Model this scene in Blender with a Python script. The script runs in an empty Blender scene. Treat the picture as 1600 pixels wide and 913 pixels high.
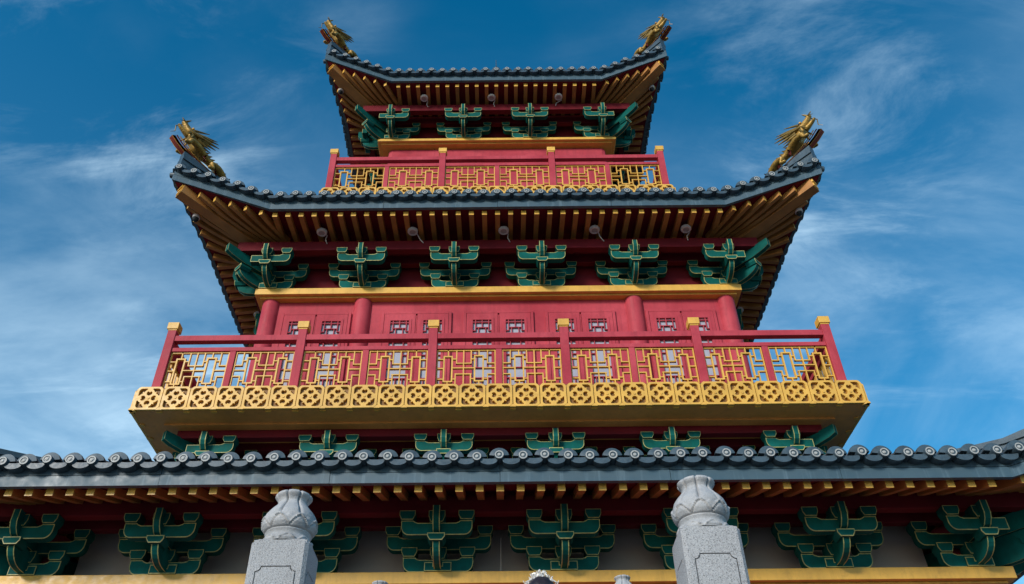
import bpy, math, random
from mathutils import Vector, Matrix
from mathutils.geometry import tessellate_polygon
random.seed(7)
R = math.radians
S = bpy.context.scene
COL = S.collection

# ------------------------------------------------------------------ camera, world, sun, exposure
CAMZ = 1.4
cam_d = bpy.data.cameras.new('camera')
cam = bpy.data.objects.new('camera', cam_d); COL.objects.link(cam)
cam.location = (0, 0, CAMZ)
PITCH, ROLL = 39.6, 0.55
rot = Matrix.Rotation(R(90 + PITCH), 3, 'X') @ Matrix.Rotation(R(-ROLL), 3, 'Z')
cam.rotation_euler = rot.to_euler()
cam_d.sensor_width = 36; cam_d.sensor_fit = 'HORIZONTAL'
cam_d.lens = 1323 / 1600 * 36
cam_d.shift_x = 0.0134
cam_d.clip_start = 0.05; cam_d.clip_end = 6000
S.camera = cam

SUN_EL, SUN_AZ = 24.5, 213.0        # azimuth measured clockwise from +Y (the view direction)
w = bpy.data.worlds.new('World'); S.world = w; w.use_nodes = True
nt = w.node_tree; nt.nodes.clear()
def N(t, **k):
    n = nt.nodes.new(t)
    for a, b in k.items(): setattr(n, a, b)
    return n
def L(a, b): nt.links.new(a, b)
def MATH(op, a, b=None, clamp=False):
    n = N('ShaderNodeMath', operation=op, use_clamp=clamp)
    for i, v in enumerate((a, b)):
        if v is None: continue
        if isinstance(v, (int, float)): n.inputs[i].default_value = v
        else: L(v, n.inputs[i])
    return n.outputs[0]
out = N('ShaderNodeOutputWorld'); bg = N('ShaderNodeBackground'); L(bg.outputs[0], out.inputs[0])
sky = N('ShaderNodeTexSky', sky_type='NISHITA', sun_disc=False)
sky.sun_elevation = R(SUN_EL); sky.sun_rotation = R(SUN_AZ)
sky.altitude = 300; sky.air_density = 1.0; sky.dust_density = 0.6; sky.ozone_density = 2.5
hs = N('ShaderNodeHueSaturation'); hs.inputs['Hue'].default_value = 0.487; hs.inputs['Saturation'].default_value = 1.75; hs.inputs['Value'].default_value = 1.0
L(sky.outputs[0], hs.inputs['Color'])
tc = N('ShaderNodeTexCoord'); sep = N('ShaderNodeSeparateXYZ'); L(tc.outputs['Generated'], sep.inputs[0])
den = MATH('ADD', MATH('MAXIMUM', sep.outputs[2], 0.0), 0.25)
cx = MATH('DIVIDE', sep.outputs[0], den); cy = MATH('DIVIDE', sep.outputs[1], den)
cmb = N('ShaderNodeCombineXYZ'); L(cx, cmb.inputs[0]); L(cy, cmb.inputs[1])
def cloud_layer(rotz, sc, off, noise_scale, det, rough, dist, lo, hi):
    mp = N('ShaderNodeMapping'); mp.inputs['Rotation'].default_value = (0, 0, R(rotz)); mp.inputs['Scale'].default_value = sc
    mp.inputs['Location'].default_value = off
    L(cmb.outputs[0], mp.inputs[0])
    nz = N('ShaderNodeTexNoise'); nz.inputs['Scale'].default_value = noise_scale; nz.inputs['Detail'].default_value = det
    nz.inputs['Roughness'].default_value = rough; nz.inputs['Distortion'].default_value = dist
    L(mp.outputs[0], nz.inputs['Vector'])
    mr = N('ShaderNodeMapRange', interpolation_type='SMOOTHSTEP')
    mr.inputs['From Min'].default_value = lo; mr.inputs['From Max'].default_value = hi
    L(nz.outputs[0], mr.inputs['Value']); return mr.outputs[0]
wisps = cloud_layer(-22, (1.0, 4.2, 1), (1.3,3.4, 0), 1.5, 10, 0.62, 0.55, 0.50, 0.86)
patch = cloud_layer(10, (1, 1.2, 1), (2.9,1.6, 0), 1.5, 3, 0.5, 0.3, 0.42, 0.66)
tufts = cloud_layer(25, (1.0, 1.7, 1), (4.2,0.1, 0), 3.2, 10, 0.66, 0.5, 0.44, 0.80)
veil = cloud_layer(20, (1.0, 1.5, 1), (0.4,5.2, 0), 1.5, 9, 0.56, 0.5, 0.38, 0.74)
low = N('ShaderNodeMapRange'); low.inputs['From Min'].default_value = 0.80; low.inputs['From Max'].default_value = 0.40
L(sep.outputs[2], low.inputs['Value'])
cl = MATH('MULTIPLY', MATH('ADD', MATH('MULTIPLY', wisps, 0.55), MATH('MULTIPLY', tufts, 0.36)), patch)
ve = MATH('MULTIPLY', MATH('ADD', veil, 0.10), MATH('ADD', MATH('MULTIPLY', low.outputs[0], 0.44), 0.02))
w2 = MATH('MULTIPLY', wisps, MATH('MULTIPLY', low.outputs[0], 0.40))
cf = MATH('ADD', MATH('ADD', cl, ve), w2, True)
mix = N('ShaderNodeMix', data_type='RGBA'); L(cf, mix.inputs[0]); L(hs.outputs[0], mix.inputs[6])
mix.inputs[7].default_value = (6.4, 8.4, 9.6, 1)
L(mix.outputs[2], bg.inputs[0]); bg.inputs[1].default_value = 0.094

sun_d = bpy.data.lights.new('sun', 'SUN'); sun_d.energy = 2.0; sun_d.angle = R(13); sun_d.color = (1, 0.95, 0.87)
sun = bpy.data.objects.new('sun', sun_d); COL.objects.link(sun)
az, el = R(SUN_AZ), R(SUN_EL)
sdir = Vector((math.sin(az) * math.cos(el), math.cos(az) * math.cos(el), math.sin(el)))
sun.rotation_euler = sdir.to_track_quat('Z', 'Y').to_euler()
S.view_settings.view_transform = 'Standard'; S.view_settings.look = 'None'
S.view_settings.exposure = 0.78; S.view_settings.gamma = 1; S.view_settings.use_curve_mapping = False
S.render.engine = 'CYCLES'; S.render.resolution_x = 1024; S.render.resolution_y = 584

# ------------------------------------------------------------------ materials
def mat(name, col, rough=0.5, var=0.18, nscale=3.0, bump=0.0, bscale=40.0, streak=0.0, speck=0.0, col2=None, metal=0.0, spec=0.4, dirt=0.0, drip=0.0):
    m = bpy.data.materials.new(name); m.use_nodes = True
    t = m.node_tree; b = t.nodes['Principled BSDF']
    b.inputs['Roughness'].default_value = rough; b.inputs['Metallic'].default_value = metal
    b.inputs['Specular IOR Level'].default_value = spec
    g = t.nodes.new('ShaderNodeNewGeometry')
    def noise(vec, scale, det=5, rg=0.6):
        n = t.nodes.new('ShaderNodeTexNoise'); n.inputs['Scale'].default_value = scale; n.inputs['Detail'].default_value = det
        n.inputs['Roughness'].default_value = rg; t.links.new(vec, n.inputs['Vector']); return n.outputs[0]
    def ramp(v, a, b_, x=0.3, y=0.7):
        r = t.nodes.new('ShaderNodeMapRange'); r.inputs['From Min'].default_value = x; r.inputs['From Max'].default_value = y
        r.inputs['To Min'].default_value = a; r.inputs['To Max'].default_value = b_; t.links.new(v, r.inputs['Value']); return r.outputs[0]
    def mixc(f, A, B):
        x = t.nodes.new('ShaderNodeMix'); x.data_type = 'RGBA'; t.links.new(f, x.inputs[0])
        for i, v in ((6, A), (7, B)):
            if isinstance(v, tuple): x.inputs[i].default_value = (*v, 1)
            else: t.links.new(v, x.inputs[i])
        return x.outputs[2]
    n1 = noise(g.outputs['Position'], nscale)
    dark = tuple(c * (1 - var) for c in col); lite = tuple(min(1, c * (1 + var)) for c in (col2 or col))
    c = mixc(ramp(n1, 0, 1), dark, lite)
    if streak:
        mp = t.nodes.new('ShaderNodeMapping'); mp.inputs['Scale'].default_value = (7, 7, 0.35); t.links.new(g.outputs['Position'], mp.inputs[0])
        s1 = noise(mp.outputs[0], 2.0, 6, 0.65)
        c = mixc(ramp(s1, 0, streak, 0.55, 0.72), c, tuple(min(1, x * 1.9 + 0.08) for x in col))
    if drip:
        mp = t.nodes.new('ShaderNodeMapping'); mp.inputs['Scale'].default_value = (5, 5, 0.5); t.links.new(g.outputs['Position'], mp.inputs[0])
        c = mixc(ramp(noise(mp.outputs[0], 1.6, 7, 0.7), 0, drip, 0.48, 0.70), c, tuple(x * 0.55 + 0.01 for x in col))
    if dirt:
        d1 = noise(g.outputs['Position'], 9.0, 7, 0.7)
        c = mixc(ramp(d1, 0, dirt, 0.52, 0.72), c, tuple(x * 0.45 + 0.012 for x in col))
    if speck:
        s2 = noise(g.outputs['Position'], 210.0, 3, 0.6)
        c = mixc(ramp(s2, 0, speck, 0.52, 0.62), c, tuple(x * 0.28 for x in col))
        s3 = noise(g.outputs['Position'], 260.0, 2, 0.5)
        c = mixc(ramp(s3, 0, speck * 0.6, 0.56, 0.66), c, tuple(min(1, x * 1.6) for x in col))
    t.links.new(c, b.inputs['Base Color'])
    t.links.new(ramp(noise(g.outputs['Position'], nscale * 4), max(0.05, rough - 0.12), min(1, rough + 0.12)), b.inputs['Roughness'])
    if bump:
        bp = t.nodes.new('ShaderNodeBump'); bp.inputs['Strength'].default_value = bump; bp.inputs['Distance'].default_value = 0.01
        t.links.new(noise(g.outputs['Position'], bscale), bp.inputs['Height']); t.links.new(bp.outputs[0], b.inputs['Normal'])
    return m
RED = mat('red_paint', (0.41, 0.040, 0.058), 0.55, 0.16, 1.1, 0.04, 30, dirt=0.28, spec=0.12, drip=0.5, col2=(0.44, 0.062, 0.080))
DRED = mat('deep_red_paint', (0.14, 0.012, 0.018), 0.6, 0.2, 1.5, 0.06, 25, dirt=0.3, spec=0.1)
GOLD = mat('gold_paint', (0.70, 0.39, 0.070), 0.42, 0.14, 2.5, 0.06, 40, dirt=0.36, drip=0.38)
BRNZ = mat('bronze_brown', (0.74, 0.32, 0.075), 0.5, 0.2, 1.2, 0.05, 30, dirt=0.3, drip=0.3)  # balcony slab and soffit panel, browner than the gold
GOLDB = mat('gold_recess_shade', (0.20, 0.095, 0.018), 0.6, 0.25, 6, 0.1, 40, dirt=0.4)  # gold darkened behind the carving, recess shade put into the colour
RAFT = mat('rafter_shaded_gold', (0.38, 0.165, 0.042), 0.5, 0.2, 3, 0.08, 40, dirt=0.3)  # gold browned along the rafters: eave shade and red bounce in the colour
GREEN = mat('green_paint', (0.004, 0.092, 0.072), 0.6, 0.3, 3, 0.06, 30, dirt=0.4, col2=(0.004, 0.095, 0.085), spec=0.07, drip=0.3)
TRIM = mat('pale_gold_line', (0.40, 0.37, 0.13), 0.5, 0.35, 14, dirt=0.5)
TILE = mat('grey_glazed_tile', (0.050, 0.078, 0.098), 0.42, 0.25, 5, 0.12, 30, dirt=0.35)
TILER = mat('pale_tile_ring', (0.34, 0.345, 0.33), 0.55, 0.25, 30, dirt=0.2)
FASC = mat('grey_fascia_paint', (0.050, 0.092, 0.120), 0.5, 0.10, 1.2, 0.06, 20, streak=0.45, dirt=0.15)
GROOVE = mat('dark_joint', (0.012, 0.014, 0.016), 0.8, 0.1)
PLASTER = mat('grey_plaster', (0.44, 0.41, 0.40), 0.8, 0.08, 1.0, 0.05, 20)
STONE = mat('granite', (0.36, 0.36, 0.365), 0.75, 0.12, 3, 0.5, 110, speck=0.9, drip=0.3)
STONEC = mat('carved_granite', (0.38, 0.38, 0.385), 0.7, 0.15, 6, 0.35, 90, speck=0.35, dirt=0.5, drip=0.3)
PAVE = mat('paving', (0.13, 0.126, 0.12), 0.8, 0.15, 1.2, 0.2, 20, dirt=0.2)
WHITE = mat('white_plastic', (0.62, 0.56, 0.53), 0.45, 0.08, 10)
GRILLE = mat('lamp_grille', (0.36, 0.31, 0.30), 0.5, 0.1, 10)
BRONZE = mat('gilded_dragon', (0.33, 0.19, 0.036), 0.45, 0.5, 12, 0.9, 22, metal=0.3, dirt=0.6)
BRONZED = mat('dark_dragon_mane', (0.20, 0.135, 0.035), 0.45, 0.3, 12, metal=0.3)
FLAME = mat('orange_red_plinth', (0.24, 0.035, 0.02), 0.45, 0.2, 8)
HAIR = mat('dark_hair', (0.022, 0.014, 0.017), 0.35, 0.3, 60, 0.3, 120)
SILVER = mat('pale_silver', (0.80, 0.74, 0.68), 0.3, 0.1, 60, metal=0.35)
SKIN = mat('skin', (0.60, 0.36, 0.26), 0.5, 0.05, 8)
LIPS = mat('lips', (0.45, 0.10, 0.09), 0.4, 0.05, 8)
CLOTH = mat('pale_cloth', (0.55, 0.50, 0.47), 0.8, 0.08, 8)
def glass_mat():
    m = bpy.data.materials.new('window_glass'); m.use_nodes = True; b = m.node_tree.nodes['Principled BSDF']
    b.inputs['Base Color'].default_value = (0.36, 0.365, 0.42, 1); b.inputs['Roughness'].default_value = 0.30
    b.inputs['Metallic'].default_value = 0.0; b.inputs['Specular IOR Level'].default_value = 0.25
    t = m.node_tree; g = t.nodes.new('ShaderNodeNewGeometry'); n = t.nodes.new('ShaderNodeTexNoise'); n.inputs['Scale'].default_value = 2.5
    bp = t.nodes.new('ShaderNodeBump'); bp.inputs['Strength'].default_value = 0.06
    t.links.new(g.outputs['Position'], n.inputs['Vector']); t.links.new(n.outputs[0], bp.inputs['Height']); t.links.new(bp.outputs[0], b.inputs['Normal'])
    return m
GLASS = glass_mat()

# ------------------------------------------------------------------ mesh builder
class MB:
    def __init__(s): s.v = []; s.f = []; s.m = []
    def add(s, vs, fs, m=0):
        o = len(s.v); s.v += [tuple(p) for p in vs]
        for f in fs: s.f.append([i + o for i in f]); s.m.append(m)
    def box(s, c, d, m=0):
        x, y, z = c; a, b, h = d[0] / 2, d[1] / 2, d[2] / 2
        s.hexa([(x-a,y-b,z-h),(x+a,y-b,z-h),(x+a,y+b,z-h),(x-a,y+b,z-h),(x-a,y-b,z+h),(x+a,y-b,z+h),(x+a,y+b,z+h),(x-a,y+b,z+h)], m)
    def box2(s, a, b, m=0): s.box([(p + q) / 2 for p, q in zip(a, b)], [abs(q - p) for p, q in zip(a, b)], m)
    def hexa(s, p, m=0): s.add(p, [(0,3,2,1),(4,5,6,7),(0,1,5,4),(1,2,6,5),(2,3,7,6),(3,0,4,7)], m)
    def beam(s, p0, p1, w, h, m=0, mend=None, up=Vector((0,0,1))):
        p0, p1 = Vector(p0), Vector(p1); d = (p1 - p0).normalized(); r = d.cross(up).normalized() * w / 2; u = r.cross(d).normalized() * h / 2
        p = [p0 - r - u, p0 + r - u, p0 + r + u, p0 - r + u, p1 - r - u, p1 + r - u, p1 + r + u, p1 - r + u]
        s.add(p, [(0,3,2,1),(0,1,5,4),(1,2,6,5),(2,3,7,6),(3,0,4,7)], m); s.add(p, [(4,5,6,7)], m if mend is None else mend)
    def tube(s, pts, rad, n=8, m=0, caps=True):
        pts = [Vector(p) for p in pts]; k = len(pts); rad = [rad] * k if isinstance(rad, (int, float)) else rad
        vs = []; ref = Vector((0.31, 0.17, 0.93))
        for i, p in enumerate(pts):
            d = (pts[min(i + 1, k - 1)] - pts[max(i - 1, 0)]).normalized(); a = d.cross(ref).normalized(); b = d.cross(a)
            vs += [p + (a * math.cos(2*math.pi*j/n) + b * math.sin(2*math.pi*j/n)) * rad[i] for j in range(n)]
        fs = [(i*n+j, i*n+(j+1)%n, (i+1)*n+(j+1)%n, (i+1)*n+j) for i in range(k-1) for j in range(n)]
        if caps: fs += [tuple(range(n))[::-1], tuple(range((k-1)*n, k*n))]
        s.add(vs, fs, m)
    def lathe(s, prof, n=24, m=0, o=(0,0,0), f=None):
        vs = []
        for i, (r, z) in enumerate(prof):
            for j in range(n):
                a = 2*math.pi*j/n; q = r if f is None else f(r, z, a)
                vs.append((o[0] + q*math.cos(a), o[1] + q*math.sin(a), o[2] + z))
        k = len(prof)
        fs = [(i*n+j, i*n+(j+1)%n, (i+1)*n+(j+1)%n, (i+1)*n+j) for i in range(k-1) for j in range(n)]
        fs += [tuple(range(n))[::-1], tuple(range((k-1)*n, k*n))]
        s.add(vs, fs, m)
    def prism(s, poly, T, w, m=0, trim=None, tm=1, tsides=True, tback=False, caps=True):
        """polygon (a,b) extruded along n from -w/2 to w/2; T maps (a,b,n) to a point. trim = width of painted edge lines."""
        n = len(poly); area = sum(poly[i][0]*poly[(i+1)%n][1] - poly[(i+1)%n][0]*poly[i][1] for i in range(n))
        P = list(poly) if area > 0 else list(poly)[::-1]
        F = [T(a, b, w/2) for a, b in P]; B = [T(a, b, -w/2) for a, b in P]
        if not trim:
            s.add(F, [tuple(range(n))], m); s.add(B, [tuple(range(n))[::-1]], m)
            s.add(F + B, [(i, i+n, (i+1)%n+n, (i+1)%n) for i in range(n)], m); return
        ins = []
        for i in range(n):
            p0, p1, p2 = Vector(P[i-1]), Vector(P[i]), Vector(P[(i+1)%n])
            d1 = (p1-p0).normalized(); d2 = (p2-p1).normalized()
            n1 = Vector((-d1.y, d1.x)); n2 = Vector((-d2.y, d2.x)); b = n1 + n2
            b = b / max(0.35, b.dot(n1)) if b.length > 1e-6 else n1
            ins.append(p1 + b * trim)
        for zz, ring, flip in ((w/2, F, False), (-w/2, B, True)):
            if not caps: s.add(ring, [tuple(range(n))[::-1] if flip else tuple(range(n))], m); continue
            if flip and not tback: s.add(B, [tuple(range(n))[::-1]], m); continue
            I = [T(q.x, q.y, zz) for q in ins]
            fs = [(i, (i+1)%n, (i+1)%n+n, i+n) for i in range(n)]; inner = tuple(range(n, 2*n))
            if flip: fs = [f[::-1] for f in fs]; inner = inner[::-1]
            s.add(ring + I, fs, tm); s.add(ring + I, [inner], m)
        if tsides and w > 3*trim:
            A1 = [T(a, b, w/2 - trim) for a, b in P]; A2 = [T(a, b, -w/2 + trim) for a, b in P]
            for X, Y, mm in ((F, A1, tm), (A1, A2, m), (A2, B, tm if tback else m)):
                s.add(X + Y, [(i, i+n, (i+1)%n+n, (i+1)%n) for i in range(n)], mm)
        else: s.add(F + B, [(i, i+n, (i+1)%n+n, (i+1)%n) for i in range(n)], m)
    def plate(s, outer, holes, T, t, m=0):
        """flat plate with holes, front face at n=t, back open at n=0"""
        loops = [outer] + list(holes); flat = [p for l in loops for p in l]
        tri = tessellate_polygon([[Vector((x, y, 0)) for x, y in l] for l in loops])
        fs = []
        for a, b, c in tri:
            A, B, C = flat[a], flat[b], flat[c]
            cr = (B[0]-A[0])*(C[1]-A[1]) - (B[1]-A[1])*(C[0]-A[0])
            fs.append((a, b, c) if cr > 0 else (a, c, b))
        s.add([T(x, y, t) for x, y in flat], fs, m)
        for li, l in enumerate(loops):
            n = len(l); ar = sum(l[i][0]*l[(i+1)%n][1] - l[(i+1)%n][0]*l[i][1] for i in range(n))
            ll = l if (ar > 0) == (li == 0) else l[::-1]
            s.add([T(x, y, t) for x, y in ll] + [T(x, y, 0) for x, y in ll], [(i, i+n, (i+1)%n+n, (i+1)%n) for i in range(n)], m)
    def mesh(s, name, mats, smooth=None):
        me = bpy.data.meshes.new(name); me.from_pydata(s.v, [], s.f); me.update()
        for x in (mats if isinstance(mats, (list, tuple)) else [mats]): me.materials.append(x)
        me.polygons.foreach_set('material_index', s.m)
        if smooth is not None:
            me.polygons.foreach_set('use_smooth', [True] * len(me.polygons)); me.set_sharp_from_angle(angle=R(smooth))
        return me
def obj(name, me, parent=None, loc=(0,0,0), rz=0.0, sc=None, bevel=0):
    o = bpy.data.objects.new(name, me); COL.objects.link(o)
    if parent: o.parent = parent
    o.location = loc; o.rotation_euler = (0, 0, rz)
    if sc: o.scale = sc
    if bevel:
        b = o.modifiers.new('bevel', 'BEVEL'); b.width = bevel; b.segments = 2; b.limit_method = 'ANGLE'
    return o
def copy_tree(o, parent=None):
    c = o.copy(); COL.objects.link(c); c.parent = parent or o.parent
    for ch in [x for x in bpy.data.objects if x.parent == o]: copy_tree(ch, c)
    return c
def tag(o, label=None, cat=None, group=None, kind=None):
    for k, v in (('label', label), ('category', cat), ('group', group), ('kind', kind)):
        if v: o[k] = v
    return o

# ------------------------------------------------------------------ ground, landing, stairs, terrace (all below the frame)
g = MB(); g.add([(-3000,-3000,0),(3000,-3000,0),(3000,3000,0),(-3000,3000,0)], [(0,1,2,3)])
tag(obj('ground', g.mesh('ground', PAVE)), kind='structure')
g = MB()
for i in range(10): g.box2((-6, 1.0 + 0.24*i, 0.004), (6, 3.6, 0.16*(i+1)))
g.box2((-6, 3.4, 0.004), (6, 5.2, 1.602))
tag(obj('lower_stairs', g.mesh('lower_stairs', PAVE)), kind='structure')
g = MB()
for i in range(11): g.box2((-1.3, 5.0 + 0.3*i, 0.01), (1.3, 8.4, 1.602 + 0.1636*(i+1)))
tag(obj('upper_stairs', g.mesh('upper_stairs', PAVE)), kind='structure')
g = MB(); g.box2((-16, 8.3, 0.006), (16, 40, 3.396))
tag(obj('terrace', g.mesh('terrace', PAVE)), kind='structure')

# ------------------------------------------------------------------ the pagoda
YC, H0 = 17.77, 2.0
pag = bpy.data.objects.new('pagoda', None); COL.objects.link(pag); pag.location = (0, YC, CAMZ + H0)
tag(pag, 'tall red, gold and green pagoda with stacked upturned grey tile roofs and railed balconies', 'pagoda')
DOWN = (0, 0, -H0)
FR, RT, LF, BK = 0.0, math.pi/2, -math.pi/2, math.pi
def ring_box(mb, d0, d1, z0, z1, m=0):
    """square ring wall between half-widths d0 (inner) and d1 (outer)"""
    mb.box2((-d1, -d1, z0), (d1, -d0, z1), m); mb.box2((-d1, d0, z0), (d1, d1, z1), m)
    mb.box2((-d1, -d0, z0), (-d0, d0, z1), m); mb.box2((d0, -d0, z0), (d1, d0, z1), m)

# ---- walls, cornices, columns
def wall(name, d, z0, z1, m, label=None):
    b = MB(); ring_box(b, d - 0.25, d, z0, z1); o = obj(name, b.mesh(name, m), pag, DOWN); 
    if label: o['label'] = label
    return o
wall('wall', 6.50, 2.0, 4.14, RED, 'red ground-storey wall under the gold beam')
b = MB(); ring_box(b, 5.5, 5.75, 3.9, 5.35); b.box2((-5.95, -6.20, 3.9), (5.95, -6.10, 5.35)); b.box2((-5.5,-5.5,5.2),(5.5,5.5,5.3)); b.box2((-5.95, -6.10, 5.0), (5.95, -5.75, 5.1)); obj('porch_wall', b.mesh('porch_wall', PLASTER), pag, DOWN)
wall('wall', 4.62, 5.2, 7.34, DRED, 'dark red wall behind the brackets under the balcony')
wall('wall', 4.60, 7.70, 10.72, RED, 'crimson wall of the balcony storey')
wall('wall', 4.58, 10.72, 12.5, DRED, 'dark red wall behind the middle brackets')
b = MB(); ring_box(b, 2.6, 2.887, 14.4, 17.31); obj('wall', b.mesh('wall', RED), pag, DOWN, bevel=0.12)
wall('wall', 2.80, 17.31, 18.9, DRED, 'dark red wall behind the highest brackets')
def cornice(d, z0, z1, inner):
    b = MB(); ring_box(b, inner, d, z0, z1); ring_box(b, inner, d - 0.09, z0 - 0.035, z0)
    obj('cornice', b.mesh('cornice', GOLD), pag, DOWN, bevel=0.008)
cornice(6.78, 4.14, 4.30, 6.2); cornice(4.835, 10.70, 10.85, 4.2); cornice(3.14, 17.30, 17.39, 2.6)
c = MB(); c.lathe([(0.18, 0), (0.18, 2.99)], 32); col_me = c.mesh('column', RED, 40)
for x, y in ((-4.54,-4.54), (-2.70,-4.56), (2.70,-4.56), (4.54,-4.54), (-4.56,-2.70), (4.56,-2.70)):
    obj('column', col_me, pag, (x, y, 7.72 - H0))
c = MB(); c.lathe([(0.19, 0), (0.19, 3.0)], 28); col2 = c.mesh('column', RED, 40)
for x in (-6.3, 6.3): obj('column', col2, pag, (x, -6.3, 2.0 - H0)); obj('column', col2, pag, (x, -4.4, 2.0 - H0))
# purlins and wall beams the brackets carry
def beams(d, z0, z1, th=0.16, name='purlin'):
    b = MB(); ring_box(b, d - th, d, z0, z1); obj(name, b.mesh(name, DRED), pag, DOWN, bevel=0.01)

# ---- dougong brackets
def rounded(A, h, r, n=6):
    pts = []
    for i in range(n + 1):
        a = math.pi/2 * i / n; pts.append((A - r + r*math.sin(a), r - r*math.cos(a)))
    return pts
def arm_mesh(A, x0=None, x1=None, seat=False, centre=True):
    """transverse arm, bottom at z=0, along x, centred on y=0; cut to x0..x1 for the corner sets"""
    mb = MB(); T = lambda a, bz, n: (a, -n, bz)
    L0, R0 = (-A if x0 is None else x0), (A if x1 is None else x1)
    pts = []
    def half(s):
        q = [(s*(a), z) for a, z in rounded(A, 0.17, 0.105)]
        q += [(s*A, 0.17), (s*(A-0.16), 0.17), (s*(A-0.18), 0.155), (s*(A-0.22), 0.142)]
        return q
    right = half(1) if x1 is None else [(R0, 0), (R0, 0.142)]
    left = half(-1) if x0 is None else [(L0, 0), (L0, 0.142)]
    poly = right + left[::-1]
    mb.prism(poly, T, 0.13, 0, 0.0095, 1)
    def block(x, zb, wb=0.075, wt=0.105, h=None):
        h = h or 0.28 - zb
        p = [(x-wb, zb), (x+wb, zb), (x+wt, zb+h*0.5), (x+wt, zb+h), (x-wt, zb+h), (x-wt, zb+h*0.5)]
        mb.prism(p, T, 0.20, 0, 0.0075, 1)
    if x1 is None: block(A - 0.08, 0.172)
    if x0 is None: block(-A + 0.08, 0.172)
    if centre: block(0, 0.144, 0.08, 0.11)
    if seat:
        q = [(-0.18, 0.0), (0.18, 0.0), (0.18, 0.105), (0.06, 0.105), (0.06, 0.06), (-0.06, 0.06), (-0.06, 0.105), (-0.18, 0.105)]
        mb.prism(q, lambda a, bz, n: (a, -0.07 - n, bz + 0.001), 0.05, 0, 0.010, 1)
    return mb.mesh('bracket_arm', [GREEN, TRIM])
def nose_mesh(kind, k=1.0, wd=0.095, diag=False):
    mb = MB(); T = lambda p, bz, n: (n, -p, bz)
    if diag and kind == 2:
        pts = [(-0.1, 0.33), (k*0.42, 0.36), (k*0.60, 0.41), (k*0.68, 0.455), (k*0.68, 0.60), (k*0.52, 0.575), (-0.1, 0.53)]
        mb.prism(pts, T, wd, 0, 0.012, 1, True, True, False)
    elif kind == 1:
        pts = [(-0.1, 0.02)] + [(k*(0.22 + 0.32*math.sin(a)), 0.02 + 0.20*(1-math.cos(a))) for a in [math.pi/2*i/7 for i in range(8)]] + [(k*0.54, 0.255), (-0.1, 0.255)]
        mb.prism(pts, T, wd, 0, 0.012, 1, True, True, False)
        q = [(-0.08, 0.19), (0.08, 0.19), (0.115, 0.235), (0.115, 0.275), (-0.115, 0.275), (-0.115, 0.235)]
        mb.prism(q, lambda a, bz, n: (a, -k*0.47 - n, bz), 0.23, 0, 0.010, 1)
    else:
        pts = [(-0.1, 0.285), (k*0.50, 0.285), (k*0.58, 0.31), (k*0.645, 0.36), (k*0.68, 0.42), (k*0.68, 0.565), (-0.1, 0.565)]
        mb.prism(pts, T, wd, 0, 0.012, 1, True, True, False)
    return mb.mesh('bracket_nose', [GREEN, TRIM])
AS, AM = 0.47, 0.71
arm_low = arm_mesh(AS, seat=True); arm_mid = arm_mesh(AM, centre=False); arm_out = arm_mesh(AS)
cor = {}
for s in (1, -1):       # s=+1: corner on the +u side, so the arm is cut on that side
    k = dict(x1=0.16) if s > 0 else dict(x0=-0.16)
    ko = dict(x1=0.30) if s > 0 else dict(x0=-0.30)
    cor[s] = (arm_mesh(AS, seat=True, **k), arm_mesh(AM, centre=False, **k), arm_mesh(AS, **ko))
nose1, nose2 = nose_mesh(1), nose_mesh(2)
dn1, dn2 = nose_mesh(1, 1.34, 0.11), nose_mesh(2, 1.55, 0.11, True)
def bracket(u, d, z, rz, vs=1.0, corner=0):
    ca, sa = math.cos(rz), math.sin(rz)
    e = bpy.data.objects.new('bracket', None); COL.objects.link(e); e.parent = pag
    e.location = (u*ca + d*sa, u*sa - d*ca, z - H0); e.rotation_euler = (0, 0, rz); e.scale = (1, 1, vs)
    al, am, ao = cor[corner] if corner else (arm_low, arm_mid, arm_out)
    obj('bracket_arm', al, e); obj('bracket_arm', am, e, (0, 0.02, 0.265)); obj('bracket_arm', ao, e, (0, -0.46, 0.27))
    obj('bracket_nose', nose1, e); obj('bracket_nose', nose2, e)
    return e
def corner_diag(c, d, z, s, vs):
    e = bpy.data.objects.new('corner_bracket', None); COL.objects.link(e); e.parent = pag
    e.location = (s*(d - 0.12), -(d - 0.12), z - H0); e.rotation_euler = (0, 0, s*math.pi/4); e.scale = (1, 1, vs)
    obj('bracket_nose', dn1, e); obj('bracket_nose', dn2, e)
BR = [  # plane d, base z, u positions, vertical scale
    (6.70, 4.30, (0.84, 2.66, 4.49), 6.36, 1.17),
    (4.91, 6.56, (0.92, 2.83), 4.86, 1.06),
    (4.76, 10.85, (0.87, 2.72), 4.60, 1.18),
    (3.07, 17.39, (0.88,), 2.79, 1.16)]
for d, z, us, uc, vs in BR:
    for u in us:
        for s in (-1, 1): bracket(s*u, d, z, FR, vs)
    for s in (-1, 1):
        bracket(s*uc, d, z, FR, vs, s)
        corner_diag(uc, d, z, s, vs)
    bracket(uc, d, z, LF, vs, 1); bracket(-uc, d, z, RT, vs, -1)
    bracket(us[-1], d, z, LF, vs); bracket(-us[-1], d, z, RT, vs)
    top = z + 0.55*vs
    beams(d + 0.46 + 0.02, top + 0.005, top + 0.24)
    beams(d + 0.04, top + 0.002, top + 0.30, 0.14, 'wall_beam')
# hip tie-beams inside the open porch corner
for s in (-1, 1):
    b = MB(); b.beam((s*5.3, -5.2, 4.62), (s*7.4, -7.3, 4.66), 0.16, 0.24); obj('tie_beam', b.mesh('tie_beam', GREEN), pag, DOWN)

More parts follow.
